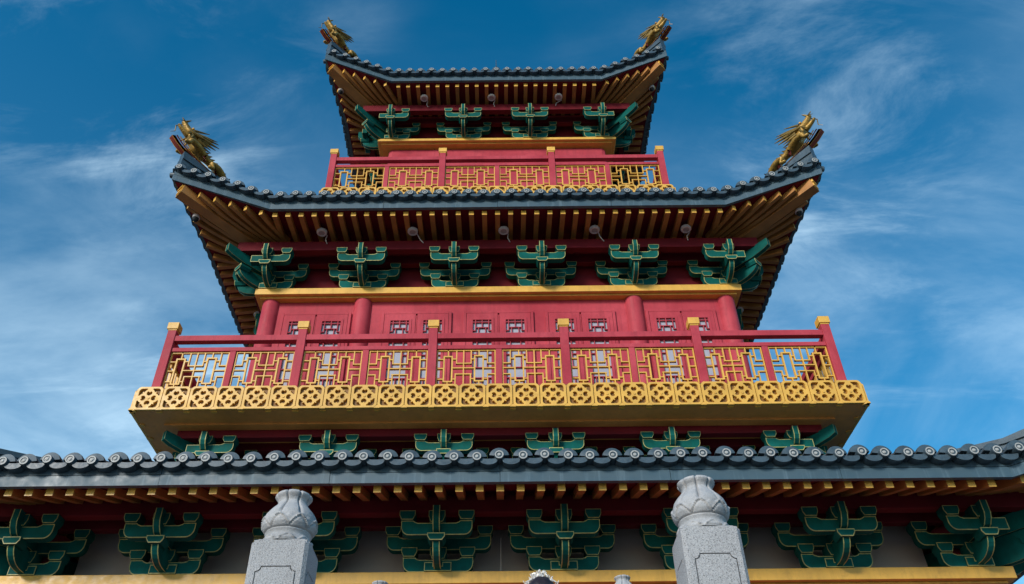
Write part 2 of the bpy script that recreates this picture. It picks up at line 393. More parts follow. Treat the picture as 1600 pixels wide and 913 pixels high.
# ---- roofs
class Roof:
    def __init__(s, e0, ec, k, z0, r, din, zin, ra, rb, dtop):
        s.e0, s.ec, s.k, s.z0, s.r, s.din, s.zin, s.ra, s.rb, s.dtop = e0, ec, k, z0, r, din, zin, ra, rb, dtop
    def t(s, u): return max(0.0, min(1.0, (abs(u) - s.k) / (s.ec - s.k)))
    def D(s, u): return s.e0 + (s.ec - s.e0) * s.t(u)
    def sd(s, u, d): return max(0.0, (d - s.din) / (s.D(u) - s.din))
    def zs(s, u, d): q = s.sd(u, d); return s.zin + (s.z0 - s.zin) * q + s.r * s.t(u) * q ** 1.4
    def ze(s, u): return s.z0 + s.r * s.t(u)
    def zt(s, u, d):
        x = s.D(u) - d; q = max(0.0, (d - s.dtop) / (s.D(u) - s.dtop))
        return s.z0 + 0.27 + s.r * s.t(u) * q ** 1.4 + x * (s.ra + s.rb * x)
SP_T, SP_R = 0.285, 0.258
def rotz(p, rz): ca, sa = math.cos(rz), math.sin(rz); return (p[0]*ca - p[1]*sa, p[0]*sa + p[1]*ca, p[2])
def eave_us(rf):
    return [-rf.ec, -rf.k, rf.k, rf.ec]
def build_roof(rf, lab):
    mb = MB()
    # tiled surface, four sides
    nu, nd = 28, 8
    taus = sorted(set([-1 + 2*i/nu for i in range(nu+1)] + [-rf.k/rf.ec, rf.k/rf.ec]))
    for rz in (FR, RT, LF, BK):
        vs = []
        for tau in taus:
            for j in range(nd + 1):
                f = j / nd; uo, do = tau*rf.ec, rf.D(tau*rf.ec); ui, di = tau*rf.dtop, rf.dtop
                u, d = ui + (uo-ui)*f, di + (do-di)*f
                vs.append(rotz((u, -d, rf.zt(u, d)), rz))
        n = nd + 1
        mb.add(vs, [(i*n+j, i*n+j+1, (i+1)*n+j+1, (i+1)*n+j) for i in range(len(taus)-1) for j in range(nd)], 0)
        if rz == BK: continue
        # cap rows, hoods, end discs and drip crescents
        cnt = int(rf.ec / SP_T); 
        for i in range(-cnt, cnt + 1):
            u = i * SP_T; dd = rf.D(u); z = rf.ze(u); sl = (rf.r / (rf.ec - rf.k)) * (1 if u > 0 else -1) if abs(u) > rf.k else 0.0
            jit = random.uniform(-0.014, 0.014); ux = random.uniform(-0.010, 0.010)
            lo = max(abs(u), rf.dtop); vs = []; ns, na = 5, 7
            for q in range(ns + 1):
                d = dd + 0.04 + (lo - dd - 0.04) * q / ns; zz = rf.zt(u, min(d, dd))
                for a in range(na):
                    an = math.pi * a / (na - 1); vs.append(rotz((u + 0.105*math.cos(an), -d, zz + 0.105*math.sin(an) - 0.01), rz))
            mb.add(vs, [(q*na+a, q*na+a+1, (q+1)*na+a+1, (q+1)*na+a) for q in range(ns) for a in range(na-1)], 0)
            # hood: thick fan standing at the end of the row
            def ring(rad, an, y): return rotz((u + ux + rad*math.cos(an), -(dd + y + 0.05), z + 0.295 + jit + rad*math.sin(an) + sl*rad*math.cos(an)), rz)
            nh = 10; a0, a1 = R(12), R(168); prof = [(0.045, 0.045), (0.128, 0.03), (0.132, 0.0), (0.122, -0.16), (0.03, -0.16)]
            vs = [ring(rr, a0 + (a1-a0)*h/nh, yy) for h in range(nh+1) for rr, yy in prof]; n5 = len(prof)
            fs = [(h*n5+q, (h+1)*n5+q, (h+1)*n5+(q+1)%n5, h*n5+(q+1)%n5) for h in range(nh) for q in range(n5)]
            fs += [tuple(range(n5)), tuple(range(nh*n5, nh*n5+n5))[::-1]]; mb.add(vs, fs, 0)
            # round end disc with pale ring
            cz = z + 0.295 + jit
            def disc(rad, y): return [rotz((u + ux + rad*math.cos(2*math.pi*h/14), -(dd + y + 0.05), cz + rad*math.sin(2*math.pi*h/14)), rz) for h in range(14)]
            rings = [disc(0.060, -0.12), disc(0.062, 0.085), disc(0.056, 0.098), disc(0.040, 0.098), disc(0.034, 0.090), disc(0.024, 0.090), disc(0.016, 0.100)]
            mm = [0, 0, 1, 0, 0, 1]
            for q in range(len(rings)-1): mb.add(rings[q] + rings[q+1], [(h, (h+1)%14, (h+1)%14+14, h+14) for h in range(14)], mm[q])
            mb.add(rings[-1], [tuple(range(14))], 1)
            # drip crescent between this row and the next
            if i < cnt:
                uc = u + SP_T/2; dc, zc = rf.D(uc), rf.ze(uc); sl2 = (rf.r / (rf.ec - rf.k)) * (1 if uc > 0 else -1) if abs(uc) > rf.k else 0.0
                jj = random.uniform(-0.006, 0.006); up, lw = [], []; nc = 10
                for h in range(nc + 1):
                    x = -0.125 + 0.25*h/nc; c_ = math.sqrt(max(0, 1 - (x/0.125)**2))
                    lw.append((x, 0.275 - 0.095*c_ ** 0.9)); up.append((x, 0.285 - 0.022*c_))
                poly = lw + up[::-1]
                mb.prism(poly, lambda a, bz, n_: rotz((uc + a, -(dc + 0.105 + n_ - 0.10*(bz - 0.19)), zc + bz + jj + sl2*a), rz), 0.03, 0)
                sh = [(x, z_ ) for x, z_ in lw]
                vs = [rotz((uc + x, -(dc + y), zc + z_ + jj + sl2*x), rz) for y in (0.09, -0.25) for x, z_ in sh]
                mb.add(vs, [(h, h+1, h+1+nc+1, h+nc+1) for h in range(nc)], 0)
    ro = obj('roof', mb.mesh('roof', [TILE, TILER], 35), pag, DOWN); ro['label'] = lab
    # fascia: lower board, dark joint, upper board
    fb = MB()
    for rz in (FR, RT, LF, BK):
        us = eave_us(rf)
        for i in range(3):
            for (h0, h1, off, th, m) in ((0.0, 0.14, 0.0, 0.07, 0), (0.14, 0.152, -0.025, 0.05, 1), (0.152, 0.275, -0.008, 0.07, 0)):
                def pt(u, h, o):
                    q = 1 + (o / rf.ec) * rf.t(u)
                    return rotz((u*q, -(rf.D(u) + o), rf.ze(u) + h), rz)
                ua, ub = us[i], us[i+1]; np_ = max(1, round(abs(ub-ua)/2.1))
                for pc in range(np_):
                  a, b_ = ua + (ub-ua)*pc/np_ + 0.003*(pc > 0), ua + (ub-ua)*(pc+1)/np_ - 0.003*(pc < np_-1); off0 = off; off = off0 + random.uniform(-0.003, 0.003)*(m == 0)
                  fb.hexa([pt(a,h0,off), pt(b_,h0,off), pt(b_,h0,off-th), pt(a,h0,off-th), pt(a,h1,off), pt(b_,h1,off), pt(b_,h1,off-th), pt(a,h1,off-th)], m); off = off0
    obj('eave_fascia', fb.mesh('eave_fascia', [FASC, GROOVE]), ro)
    # soffit boards
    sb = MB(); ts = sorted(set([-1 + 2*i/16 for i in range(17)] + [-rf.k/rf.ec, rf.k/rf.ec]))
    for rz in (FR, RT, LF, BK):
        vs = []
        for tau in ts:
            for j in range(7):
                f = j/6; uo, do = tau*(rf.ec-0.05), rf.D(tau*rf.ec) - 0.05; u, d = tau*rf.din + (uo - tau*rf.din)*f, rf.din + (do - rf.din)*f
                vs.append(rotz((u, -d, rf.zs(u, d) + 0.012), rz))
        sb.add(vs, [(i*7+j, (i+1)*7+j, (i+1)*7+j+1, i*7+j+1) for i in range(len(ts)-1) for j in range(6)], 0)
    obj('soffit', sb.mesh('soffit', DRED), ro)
    return ro
RW, RH = 0.095, 0.11
def rafter_into(mb, rf, u0, d0, u1, d1, wd=RW, hh=RH, n=2):
    pts = []
    for i in range(n + 1):
        f = i / n; u, d = u0 + (u1-u0)*f, d0 + (d1-d0)*f
        pts.append(Vector((u, -d, rf.zs(u, d) - hh/2)))
    dirv = Vector((u1-u0, -(d1-d0), 0)).normalized(); rr = Vector((-dirv.y, dirv.x, 0)) * wd/2
    vs = []
    for p in pts: vs += [p - rr - Vector((0,0,hh/2)), p + rr - Vector((0,0,hh/2)), p + rr + Vector((0,0,hh/2)), p - rr + Vector((0,0,hh/2))]
    fs = [(i*4+a, (i+1)*4+a, (i+1)*4+(a+1)%4, i*4+(a+1)%4) for i in range(n) for a in range(4)]
    fs = [f[::-1] for f in fs]
    mb.add(vs, fs, 0); mb.add(vs, [(0,3,2,1)], 0); mb.add(vs, [(4*n, 4*n+1, 4*n+2, 4*n+3)], 1)
REST = MB()     # rafters beyond the hundred largest, one part
class RotMB:
    def __init__(s, mb, rz): s.mb, s.rz = mb, rz
    def add(s, vs, fs, m=0): s.mb.add([rotz(p, s.rz) for p in vs], fs, m)
def rafters(ro, rf, dp, front_lim, side_n):
    umax = int((rf.k - 0.05) / SP_R)
    for rz in (FR, LF, RT):
        for i in range(-umax, umax + 1):
            u = (i + 0.0) * SP_R; d1 = rf.D(u) - 0.12
            if rz == FR: own = abs(i) <= front_lim
            else: own = (umax - i if rz == LF else umax + i) < side_n
            if own:
                mb = MB(); rafter_into(mb, rf, u, rf.din + 0.02, u, d1); obj('rafter', mb.mesh('rafter', [RAFT, GOLD]), ro, (0,0,0), rz)
            elif rz == FR or (rz == LF and i > -umax//2) or (rz == RT and i < umax//2):
                rafter_into(RotMB(REST, rz), rf, u, rf.din + 0.02, u, d1)
        n = int((rf.ec - rf.k) / 0.285)
        for s in (-1, 1):
            if rz == LF and s < 0 or rz == RT and s > 0: continue
            for q in range(n):
                f = (q + 0.6) / (n + 0.35); u1 = rf.k + (rf.ec - rf.k) * f
                ui = rf.k - 0.25 + (dp - rf.k + 0.02) * f * 1.0
                mb = MB(); rafter_into(mb, rf, s*min(ui, dp - 0.1), dp - 0.22, s*u1, rf.D(u1) - 0.12, 0.078, 0.12, 3)
                obj('corner_rafter', mb.mesh('corner_rafter', [RAFT, GOLD]), ro, (0,0,0), rz)
    for s in (-1, 1):   # big hip rafter with a gold end
        mb = MB(); a, e = dp - 0.35, rf.ec - 0.16
        p0 = Vector((s*a, -a, rf.zs(a, a) - 0.10)); p1 = Vector((s*e, -e, rf.zs(e, e) - 0.09))
        mb.beam(p0, p1, 0.24, 0.24, 0, 1); 
        dv = (p1 - p0).normalized()
        mb.beam(p1 - dv*0.02 - Vector((0,0,0.055)), p1 + dv*0.025 - Vector((0,0,0.055)), 0.18, 0.075, 1)
        mb.beam(p1 - dv*0.02 + Vector((0,0,0.055)), p1 + dv*0.025 + Vector((0,0,0.055)), 0.18, 0.075, 1)
        obj('hip_rafter', mb.mesh('hip_rafter', [RAFT, GOLD]), ro, bevel=0.006)
def hip_ridges(ro, rf, h=0.22):
    for s in (-1, 1):
        mb = MB(); pts = []
        n = 12
        for i in range(n + 1):
            d = rf.dtop + (rf.ec - 0.03 - rf.dtop) * i / n; pts.append((d, rf.zt(d, d)))
        for i in range(n):
            (d0, z0), (d1, z1) = pts[i], pts[i+1]
            hh0 = h + max(0, (i - n + 4)) * 0.075; hh1 = h + max(0, (i + 1 - n + 4)) * 0.075
            for w_, za, zb in ((0.20, -0.1, 0.55), (0.26, 0.55, 0.72), (0.18, 0.72, 1.0)):
                q = w_/2 / math.sqrt(2)
                P = []
                for d, z, hh in ((d0, z0, hh0), (d1, z1, hh1)):
                    for off, zz in ((-q, za), (q, za), (q, zb), (-q, zb)): P.append((s*(d + off), -(d - off), z + hh*zz))
                mb.add(P, [(0,1,5,4), (1,2,6,5), (2,3,7,6), (3,0,4,7), (4,5,6,7), (0,3,2,1)], 0)
        obj('hip_ridge', mb.mesh('hip_ridge', TILE), ro)
R_LOW = Roof(8.10, 8.45, 6.42, 4.92, 0.52, 6.5, 5.46, 0.40, 0.015, 4.62)
R_MID = Roof(6.03, 6.40, 4.48, 11.885, 0.48, 4.5, 12.06, 0.60, 0.07, 4.0)
R_TOP = Roof(4.18, 4.51, 2.76, 18.47, 0.53, 2.8, 18.46, 0.55, 0.06, 0.12)
ro_low = build_roof(R_LOW, 'wide lowest grey tile roof crossing the whole picture')
ro_mid = build_roof(R_MID, 'middle grey tile roof with upturned corners')
ro_top = build_roof(R_TOP, 'small topmost grey tile roof')
rafters(ro_low, R_LOW, 7.2, 18, 0); rafters(ro_mid, R_MID, 5.26, 17, 14); rafters(ro_top, R_TOP, 3.58, -1, 0)
ob = obj('rafter', REST.mesh('rafter_rows', [RAFT, GOLD]), pag, DOWN); ob['kind'] = 'stuff'
for a, b_ in ((ro_low, R_LOW), (ro_mid, R_MID), (ro_top, R_TOP)): hip_ridges(a, b_)
f = MB(); za = R_TOP.zt(0, 0.12); f.lathe([(0.30, za-0.2), (0.30, za+0.2), (0.16, za+0.3), (0.24, za+0.7), (0.12, za+1.1), (0.16, za+1.3), (0.07, za+1.6), (0.06, 24.45), (0.15, 24.55), (0.15, 24.70), (0.06, 24.82), (0.015, 24.95), (0.012, 25.3)], 16)
obj('finial', f.mesh('finial', TILE, 40), ro_top)

# ---- balconies with carved fascia and railings
def arc(cx_, cy_, r, a0, a1, n): return [(cx_ + r*math.cos(R(a0 + (a1-a0)*i/n)), cy_ + r*math.sin(R(a0 + (a1-a0)*i/n))) for i in range(n+1)]
def carved_tile_mesh(w_=0.442, h_=0.42):
    mb = MB(); T = lambda a, bz, n: (a, -n, bz)
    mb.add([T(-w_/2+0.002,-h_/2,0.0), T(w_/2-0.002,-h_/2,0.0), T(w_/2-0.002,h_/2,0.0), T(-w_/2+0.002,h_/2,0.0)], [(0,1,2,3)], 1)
    a, b_, c_ = w_/2 - 0.006, h_/2 - 0.002, 0.05
    outer = [(-a+c_,-b_),(a-c_,-b_),(a-c_*0.55,-b_+c_*0.3),(a,-b_+c_),(a,b_-c_),(a-c_*0.55,b_-c_*0.3),(a-c_,b_),(-a+c_,b_),(-a+c_*0.55,b_-c_*0.3),(-a,b_-c_),(-a,-b_+c_),(-a+c_*0.55,-b_+c_*0.3)]
    holes = []
    for k in range(4):
        q = k*90
        def rr(p): c, s_ = math.cos(R(q)), math.sin(R(q)); return (p[0]*c - p[1]*s_, p[0]*s_ + p[1]*c)
        # rounded bean-shaped petal, notched at its outer side
        pet = [(0.050, 0.0), (0.056, 0.022), (0.072, 0.038), (0.094, 0.042), (0.112, 0.034), (0.119, 0.018), (0.110, 0.007), (0.104, 0.0), (0.110, -0.007), (0.119, -0.018), (0.112, -0.034), (0.094, -0.042), (0.072, -0.038), (0.056, -0.022)]
        holes.append([rr((0.088 + (p[0]-0.088)*1.14, p[1]*1.12)) for p in pet])
        # corner spandrel between the square frame and the lobed flower
        e = 0.176
        lobe = [(0.083 + 0.086*math.cos(R(a)), 0.086*math.sin(R(a))) for a in (30, 45, 60, 75)]
        sp = [(e, 0.046), (e, e-0.04), (e-0.014, e-0.014), (e-0.04, e), (0.046, e)] + [(y, x) for x, y in lobe] + [(0.116, 0.116)] + lobe[::-1]
        holes.append([rr(p) for p in sp])
    mb.plate(outer, holes, T, 0.046, 0)
    # a small raised boss and petal veins
    mb.plate(arc(0, 0, 0.022, 0, 315, 7), [], lambda a, bz, n: T(a, bz, n + 0.046), 0.010, 0)
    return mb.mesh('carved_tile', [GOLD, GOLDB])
tile_me = carved_tile_mesh()
sc_mb = MB(); sc_mb.prism(arc(0, 0, 0.045, 0, 180, 8), lambda a, bz, n: (a, -n, bz), 0.05, 0); 
def balcony(d, z0, z1, din, nt_, side_tiles, label):
    mb = MB(); T = None
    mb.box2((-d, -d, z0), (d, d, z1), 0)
    mb.box2((-d+0.02, -d+0.02, z1+0.001), (d-0.02, d-0.02, z1+0.006), 1)     # dark deck
    o = 0.40    # soffit: a proud inner panel leaving a border
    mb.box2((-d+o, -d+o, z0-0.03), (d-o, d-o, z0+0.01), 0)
    bw = 2*d / nt_
    for rz in (FR, LF, RT):
        for i in range(nt_ + 1):
            u = -d + i*bw
            mb.prism(arc(0, 0, 0.05, 0, 180, 8), lambda a, bz, n: rotz((u + a, -(d + 0.012 - n), z0 - 0.004 + bz), rz), 0.07, 2)
            mb.prism(arc(0, 0, 0.05, 0, 180, 8), lambda a, bz, n: rotz((u + a, -(d - 0.02 - bz), z0 - 0.008 + n), rz), 0.016, 2)
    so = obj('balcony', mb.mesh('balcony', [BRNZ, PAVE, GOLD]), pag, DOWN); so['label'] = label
    for rz in (FR, LF, RT):
        for i in range(nt_):
            if rz == LF and i < nt_ - side_tiles or rz == RT and i >= side_tiles: continue
            u = -d + (i + 0.5)*bw; p = rotz((u, -(d + 0.004), (z0+z1)/2), rz)
            obj('carved_tile', tile_me, so, p, rz, (bw/0.442, 1, (z1-z0)/0.42))
    return so
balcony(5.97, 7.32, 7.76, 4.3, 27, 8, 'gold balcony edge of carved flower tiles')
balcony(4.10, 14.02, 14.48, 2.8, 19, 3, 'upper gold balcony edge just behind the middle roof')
def lattice_mesh(Wd, Hh, mirror):
    """fretwork traced in unit coordinates; x 0..1, y 0 (bottom)..1"""
    mb = MB(); t_ = 0.019; dp = 0.042
    X = lambda px: (px - 150) / 615.0; Y = lambda py: (535 - py) / 380.0
    segs = [(150,155,765,155),(150,535,765,535),(150,155,150,535),(765,155,765,535),
        (430,155,430,535),(310,345,548,345),(150,350,222,350),(640,345,765,345),
        (355,155,355,295),(355,295,510,295),(510,155,510,295),(345,410,345,535),(345,410,510,410),(505,410,505,535),
        (265,155,265,222),(262,488,262,535),(594,155,594,215),(594,482,594,535),
        (150,252,222,252),(310,250,355,250),(510,250,548,250),(150,462,222,462),(305,462,345,462),(505,460,548,460),
        (640,245,685,245),(640,458,685,458),(685,155,685,295),(685,295,765,295),(685,410,685,535),(685,410,765,410)]
    boxes = [(222,222,308,488),(548,215,638,482)]
    def seg(x0, y0, x1, y1, th):
        a, b_, c_, d_ = X(x0), Y(y0), X(x1), Y(y1)
        if mirror: a, c_ = 1-a, 1-c_
        if a > c_: a, c_ = c_, a
        if b_ > d_: b_, d_ = d_, b_
        a, c_ = (a-0.5)*Wd, (c_-0.5)*Wd; b_, d_ = b_*Hh, d_*Hh
        k = seg.n; seg.n += 1; off = (k % 7) * 0.0006      # crossing bars sit a hair apart
        mb.box2((a - th/2, -dp/2 - off, b_ - th/2), (c_ + th/2, dp/2 + off, d_ + th/2), 0)
    seg.n = 0
    for q in segs: seg(*q, t_)
    for (x0, y0, x1, y1) in boxes:
        for q in ((x0,y0,x1,y0),(x0,y1,x1,y1),(x0,y0,x0,y1),(x1,y0,x1,y1)): seg(*q, t_*1.35)
    return mb.mesh('lattice_panel', GOLD)
pm = MB(); pm.box2((-0.075,-0.075,0), (0.075,0.075,1.30)); post_me = pm.mesh('railing_post', RED)
cm = MB(); cm.box2((-0.098,-0.098,1.315), (0.098,0.098,1.455)); cm.box2((-0.08,-0.08,1.29), (0.08,0.08,1.316)); cap_me = cm.mesh('post_cap', GOLD)
hm = MB(); hm.box2((-0.052,-0.05,0.06), (0.052,0.05,0.845)); mid_me = hm.mesh('railing_stile', RED)
def railing(dpost, us, zb, sides):
    for rz in sides:
        lat = None
        for i in range(len(us) - 1):
            a, b_ = us[i] + 0.075, us[i+1] - 0.075; mid = (a + b_)/2
            def part(name, me, u, z, bev=0.006): return obj(name, me, pag, rotz((u, -dpost, z - H0), rz), rz, bevel=bev)
            for nm, z0, z1, th in (('handrail', 1.07, 1.185, 0.12), ('middle_rail', 0.85, 0.93, 0.10), ('bottom_rail', 0.002, 0.085, 0.11)):
                mb = MB(); mb.box2((-(b_-a)/2, -th/2, z0), ((b_-a)/2, th/2, z1)); part(nm, mb.mesh(nm, RED), mid, zb)
            part('railing_stile', mid_me, mid, zb)
            Wp = (b_ - a)/2 - 0.052 - 0.012
            if lat is None: lat = (lattice_mesh(Wp - 0.02, 0.735, False), lattice_mesh(Wp - 0.02, 0.735, True))
            part('lattice_panel', lat[0], a + 0.006 + Wp/2, zb + 0.100, 0); part('lattice_panel', lat[1], b_ - 0.006 - Wp/2, zb + 0.100, 0)
        for i, u in enumerate(us):
            if rz != FR and i == (len(us)-1 if rz == LF else 0): continue
            p = obj('railing_post', post_me, pag, rotz((u, -dpost, zb - H0), rz), rz, bevel=0.006)
            obj('post_cap', cap_me, p, bevel=0.006)
railing(5.78, [-5.76, -3.455, -1.15, 1.15, 3.455, 5.76], 7.76, (FR, LF, RT))
railing(3.97, [-3.97, -1.32, 1.32, 3.97], 14.48, (FR, LF, RT))

# ---- doors of the balcony storey
def door_leaf(sx):
    mb = MB(); W, Hd = 0.62, 2.74
    op = [(-0.185, 0.75), (0.185, 0.75), (0.185, 2.56), (-0.185, 2.56)]
    T = lambda a, bz, n: (a, -n, bz)
    mb.plate([(-W/2, 0), (W/2, 0), (W/2, Hd), (-W/2, Hd)], [op], T, 0.045, 0)
    mb.plate([(-0.235, 0.70), (0.235, 0.70), (0.235, 2.61), (-0.235, 2.61)], [op], lambda a, bz, n: T(a, bz, n + 0.045), 0.012, 0)
    mb.box2((-0.24, -0.06, 0.12), (0.24, -0.045, 0.58))
    return mb.mesh('door', RED)
leaf_me = door_leaf(1)
gm = MB(); gm.add([(-0.19,-0.012,0.74),(0.19,-0.012,0.74),(0.19,-0.012,2.57),(-0.19,-0.012,2.57)], [(0,1,2,3)]); pane_me = gm.mesh('window_pane', GLASS)
wm = MB()
for k, (x0, z0, x1, z1) in enumerate([(-0.185,2.50,0.185,2.50),(-0.13,2.28,-0.13,2.56),(0.13,2.28,0.13,2.56),(0,2.36,0,2.56),(-0.13,2.36,0.13,2.36),(-0.07,2.0,-0.07,2.36),(0.07,2.0,0.07,2.36),(-0.185,2.28,-0.13,2.28),(0.13,2.28,0.185,2.28),
        (-0.185,2.0,0.185,2.0),(-0.185,1.35,0.185,1.35),(-0.13,0.75,-0.13,1.1),(0.13,0.75,0.13,1.1),(-0.185,1.1,0.185,1.1),(0,0.75,0,1.1),(-0.185,1.67,-0.1,1.67),(0.1,1.67,0.185,1.67),(-0.1,1.35,-0.1,2.0),(0.1,1.35,0.1,2.0)]):
    o = (k % 5)*0.0007; wm.box2((x0-0.008, -0.05-o, z0-0.008), (x1+0.008, -0.022+o, z1+0.008))
wlat_me = wm.mesh('window_lattice', RED)
fm = MB()
for a, b_ in (((-0.70,-0.03,0),(-0.645,0.03,2.86)), ((0.645,-0.03,0),(0.70,0.03,2.86)), ((-0.645,-0.03,2.80),(0.645,0.03,2.86)), ((-0.012,-0.02,0),(0.012,0.04,2.76))): fm.box2(a, b_)
frame_me = fm.mesh('door_frame', RED)
hh = MB(); hh.box2((-0.02,-0.085,0.95),(0.02,-0.05,1.25)); handle_me = hh.mesh('door_handle', GOLDB)
for cx_ in (-3.59, -1.61, 0.0, 1.61, 3.59):
    obj('door_frame', frame_me, pag, (cx_, -4.615, 7.77 - H0), 0, (0.983, 1, 0.912), bevel=0.005)
    for s in (-1, 1):
        d_ = obj('door', leaf_me, pag, (cx_ + s*0.322, -4.602, 7.77 - H0), 0, (0.983, 1, 0.93), bevel=0.004)
        obj('window_pane', pane_me, d_); obj('window_lattice', wlat_me, d_)
# a thin rod hanging in front of the porch wall
r_ = MB(); r_.tube([(0.0, -6.45, 4.30), (0.0, -6.45, 4.9)], 0.008, 6); obj('lightning_rod_cable', r_.mesh('cable', WHITE), pag, DOWN)

# ------------------------------------------------------------------ round lamps under the eaves
lm = MB(); lm.lathe([(0.105, 0.0), (0.105, -0.045), (0.095, -0.06), (0.070, -0.06), (0.066, -0.052), (0.062, -0.052)], 28); body_me = lm.mesh('lamp_body', WHITE, 40)
gm_ = MB(); gm_.lathe([(0.062, -0.053), (0.045, -0.056), (0.043, -0.05), (0.028, -0.05), (0.026, -0.058), (0.005, -0.06)], 24); grl_me = gm_.mesh('lamp_grille', GRILLE, 40)
def lamp(x, y, z, label, swing, rz=0.0):
    e = bpy.data.objects.new('eave_lamp', None); COL.objects.link(e); e.location = (x, YC + y, CAMZ + z); e.rotation_euler = (0, 0, rz)
    tag(e, label, 'lamp', 'round lamps under the eaves')
    obj('lamp_body', body_me, e); obj('lamp_grille', grl_me, e)
    if swing:
        t_ = MB(); t_.tube([(0.06, 0.05, -0.01), (0.09, 0.10, -0.03), (0.10*swing, 0.14, -0.10), (0.16*swing, 0.17, -0.19)], 0.011, 6); obj('cable', t_.mesh('lamp_cable', WHITE, 60), e)
    return e
ords = ('first', 'second', 'third', 'fourth', 'fifth')
for i, x in enumerate((-3.54, -1.71, 0.12, 1.95, 3.79)):
    lamp(x, -5.42, R_MID.zs(0, 5.42) - 0.105, f'round white lamp with loose cable, {ords[i]} from the left under the middle eave', (0.6, 1.3, 0.8, 1.2, 0.3)[i])
for i, x in enumerate((-1.92, -0.13, 1.65)):
    lamp(x, -3.72, R_TOP.zs(0, 3.7) - 0.105, 'round white lamp under the top eave, ' + ('near its left bracket', 'between the two middle brackets', 'right of the second middle bracket')[i], (0.6, 0.5, -0.5)[i])
lamp(-5.42, -2.75, R_MID.zs(0, 5.42) - 0.105, 'round lamp under the receding left side of the middle roof', 0)
lamp(5.42, -2.75, R_MID.zs(0, 5.42) - 0.105, 'round lamp under the receding right side of the middle roof', 0)
# small dome cameras by the hip rafter ends
dm = MB(); dm.lathe([(0.05, 0.0), (0.075, -0.02), (0.075, -0.09), (0.06, -0.10)], 16); cb_me = dm.mesh('camera_body', WHITE, 40)
dd = MB(); dd.lathe([(0.058, -0.10), (0.055, -0.14), (0.035, -0.17), (0.005, -0.18)], 16); cd_me = dd.mesh('camera_dome', GROOVE, 60)
for rf, nm in ((R_MID, 'middle'), (R_TOP, 'top')):
    for s, sd in ((-1, 'left'), (1, 'right')):
        q = rf.ec - 0.42; e = bpy.data.objects.new('dome_camera', None); COL.objects.link(e)
        yy = q - 0.30; e.location = (s*(q + 0.06), YC - yy, CAMZ + rf.zs(q, q) - 0.11)
        tag(e, f'small dark dome camera under the {sd} tip of the {nm} roof', 'camera', 'dome cameras under the roof tips')
        obj('camera_body', cb_me, e); obj('camera_dome', cd_me, e)

# ------------------------------------------------------------------ skinned figures (dragons, person)
def skin_mesh(name, verts, edges, radii, mats, levels=2, root=0):
    me = bpy.data.meshes.new(name + '_cage'); me.from_pydata(verts, edges, []); me.update()
    o = bpy.data.objects.new('cage', me); COL.objects.link(o)
    o.modifiers.new('skin', 'SKIN'); 
    if not me.skin_vertices: 
        bpy.context.view_layer.objects.active = o
    for i, r in enumerate(radii):
        me.skin_vertices[0].data[i].radius = (r, r) if isinstance(r, (int, float)) else r
    me.skin_vertices[0].data[root].use_root = True
    sub = o.modifiers.new('sub', 'SUBSURF'); sub.levels = levels; sub.render_levels = levels
    dg = bpy.context.evaluated_depsgraph_get(); dg.update()
    ev = o.evaluated_get(dg); m2 = bpy.data.meshes.new_from_object(ev); m2.name = name
    bpy.data.objects.remove(o); bpy.data.meshes.remove(me)
    m2.materials.clear()
    for x in mats: m2.materials.append(x)
    m2.polygons.foreach_set('use_smooth', [True]*len(m2.polygons)); m2.polygons.foreach_set('material_index', [0]*len(m2.polygons))
    return m2
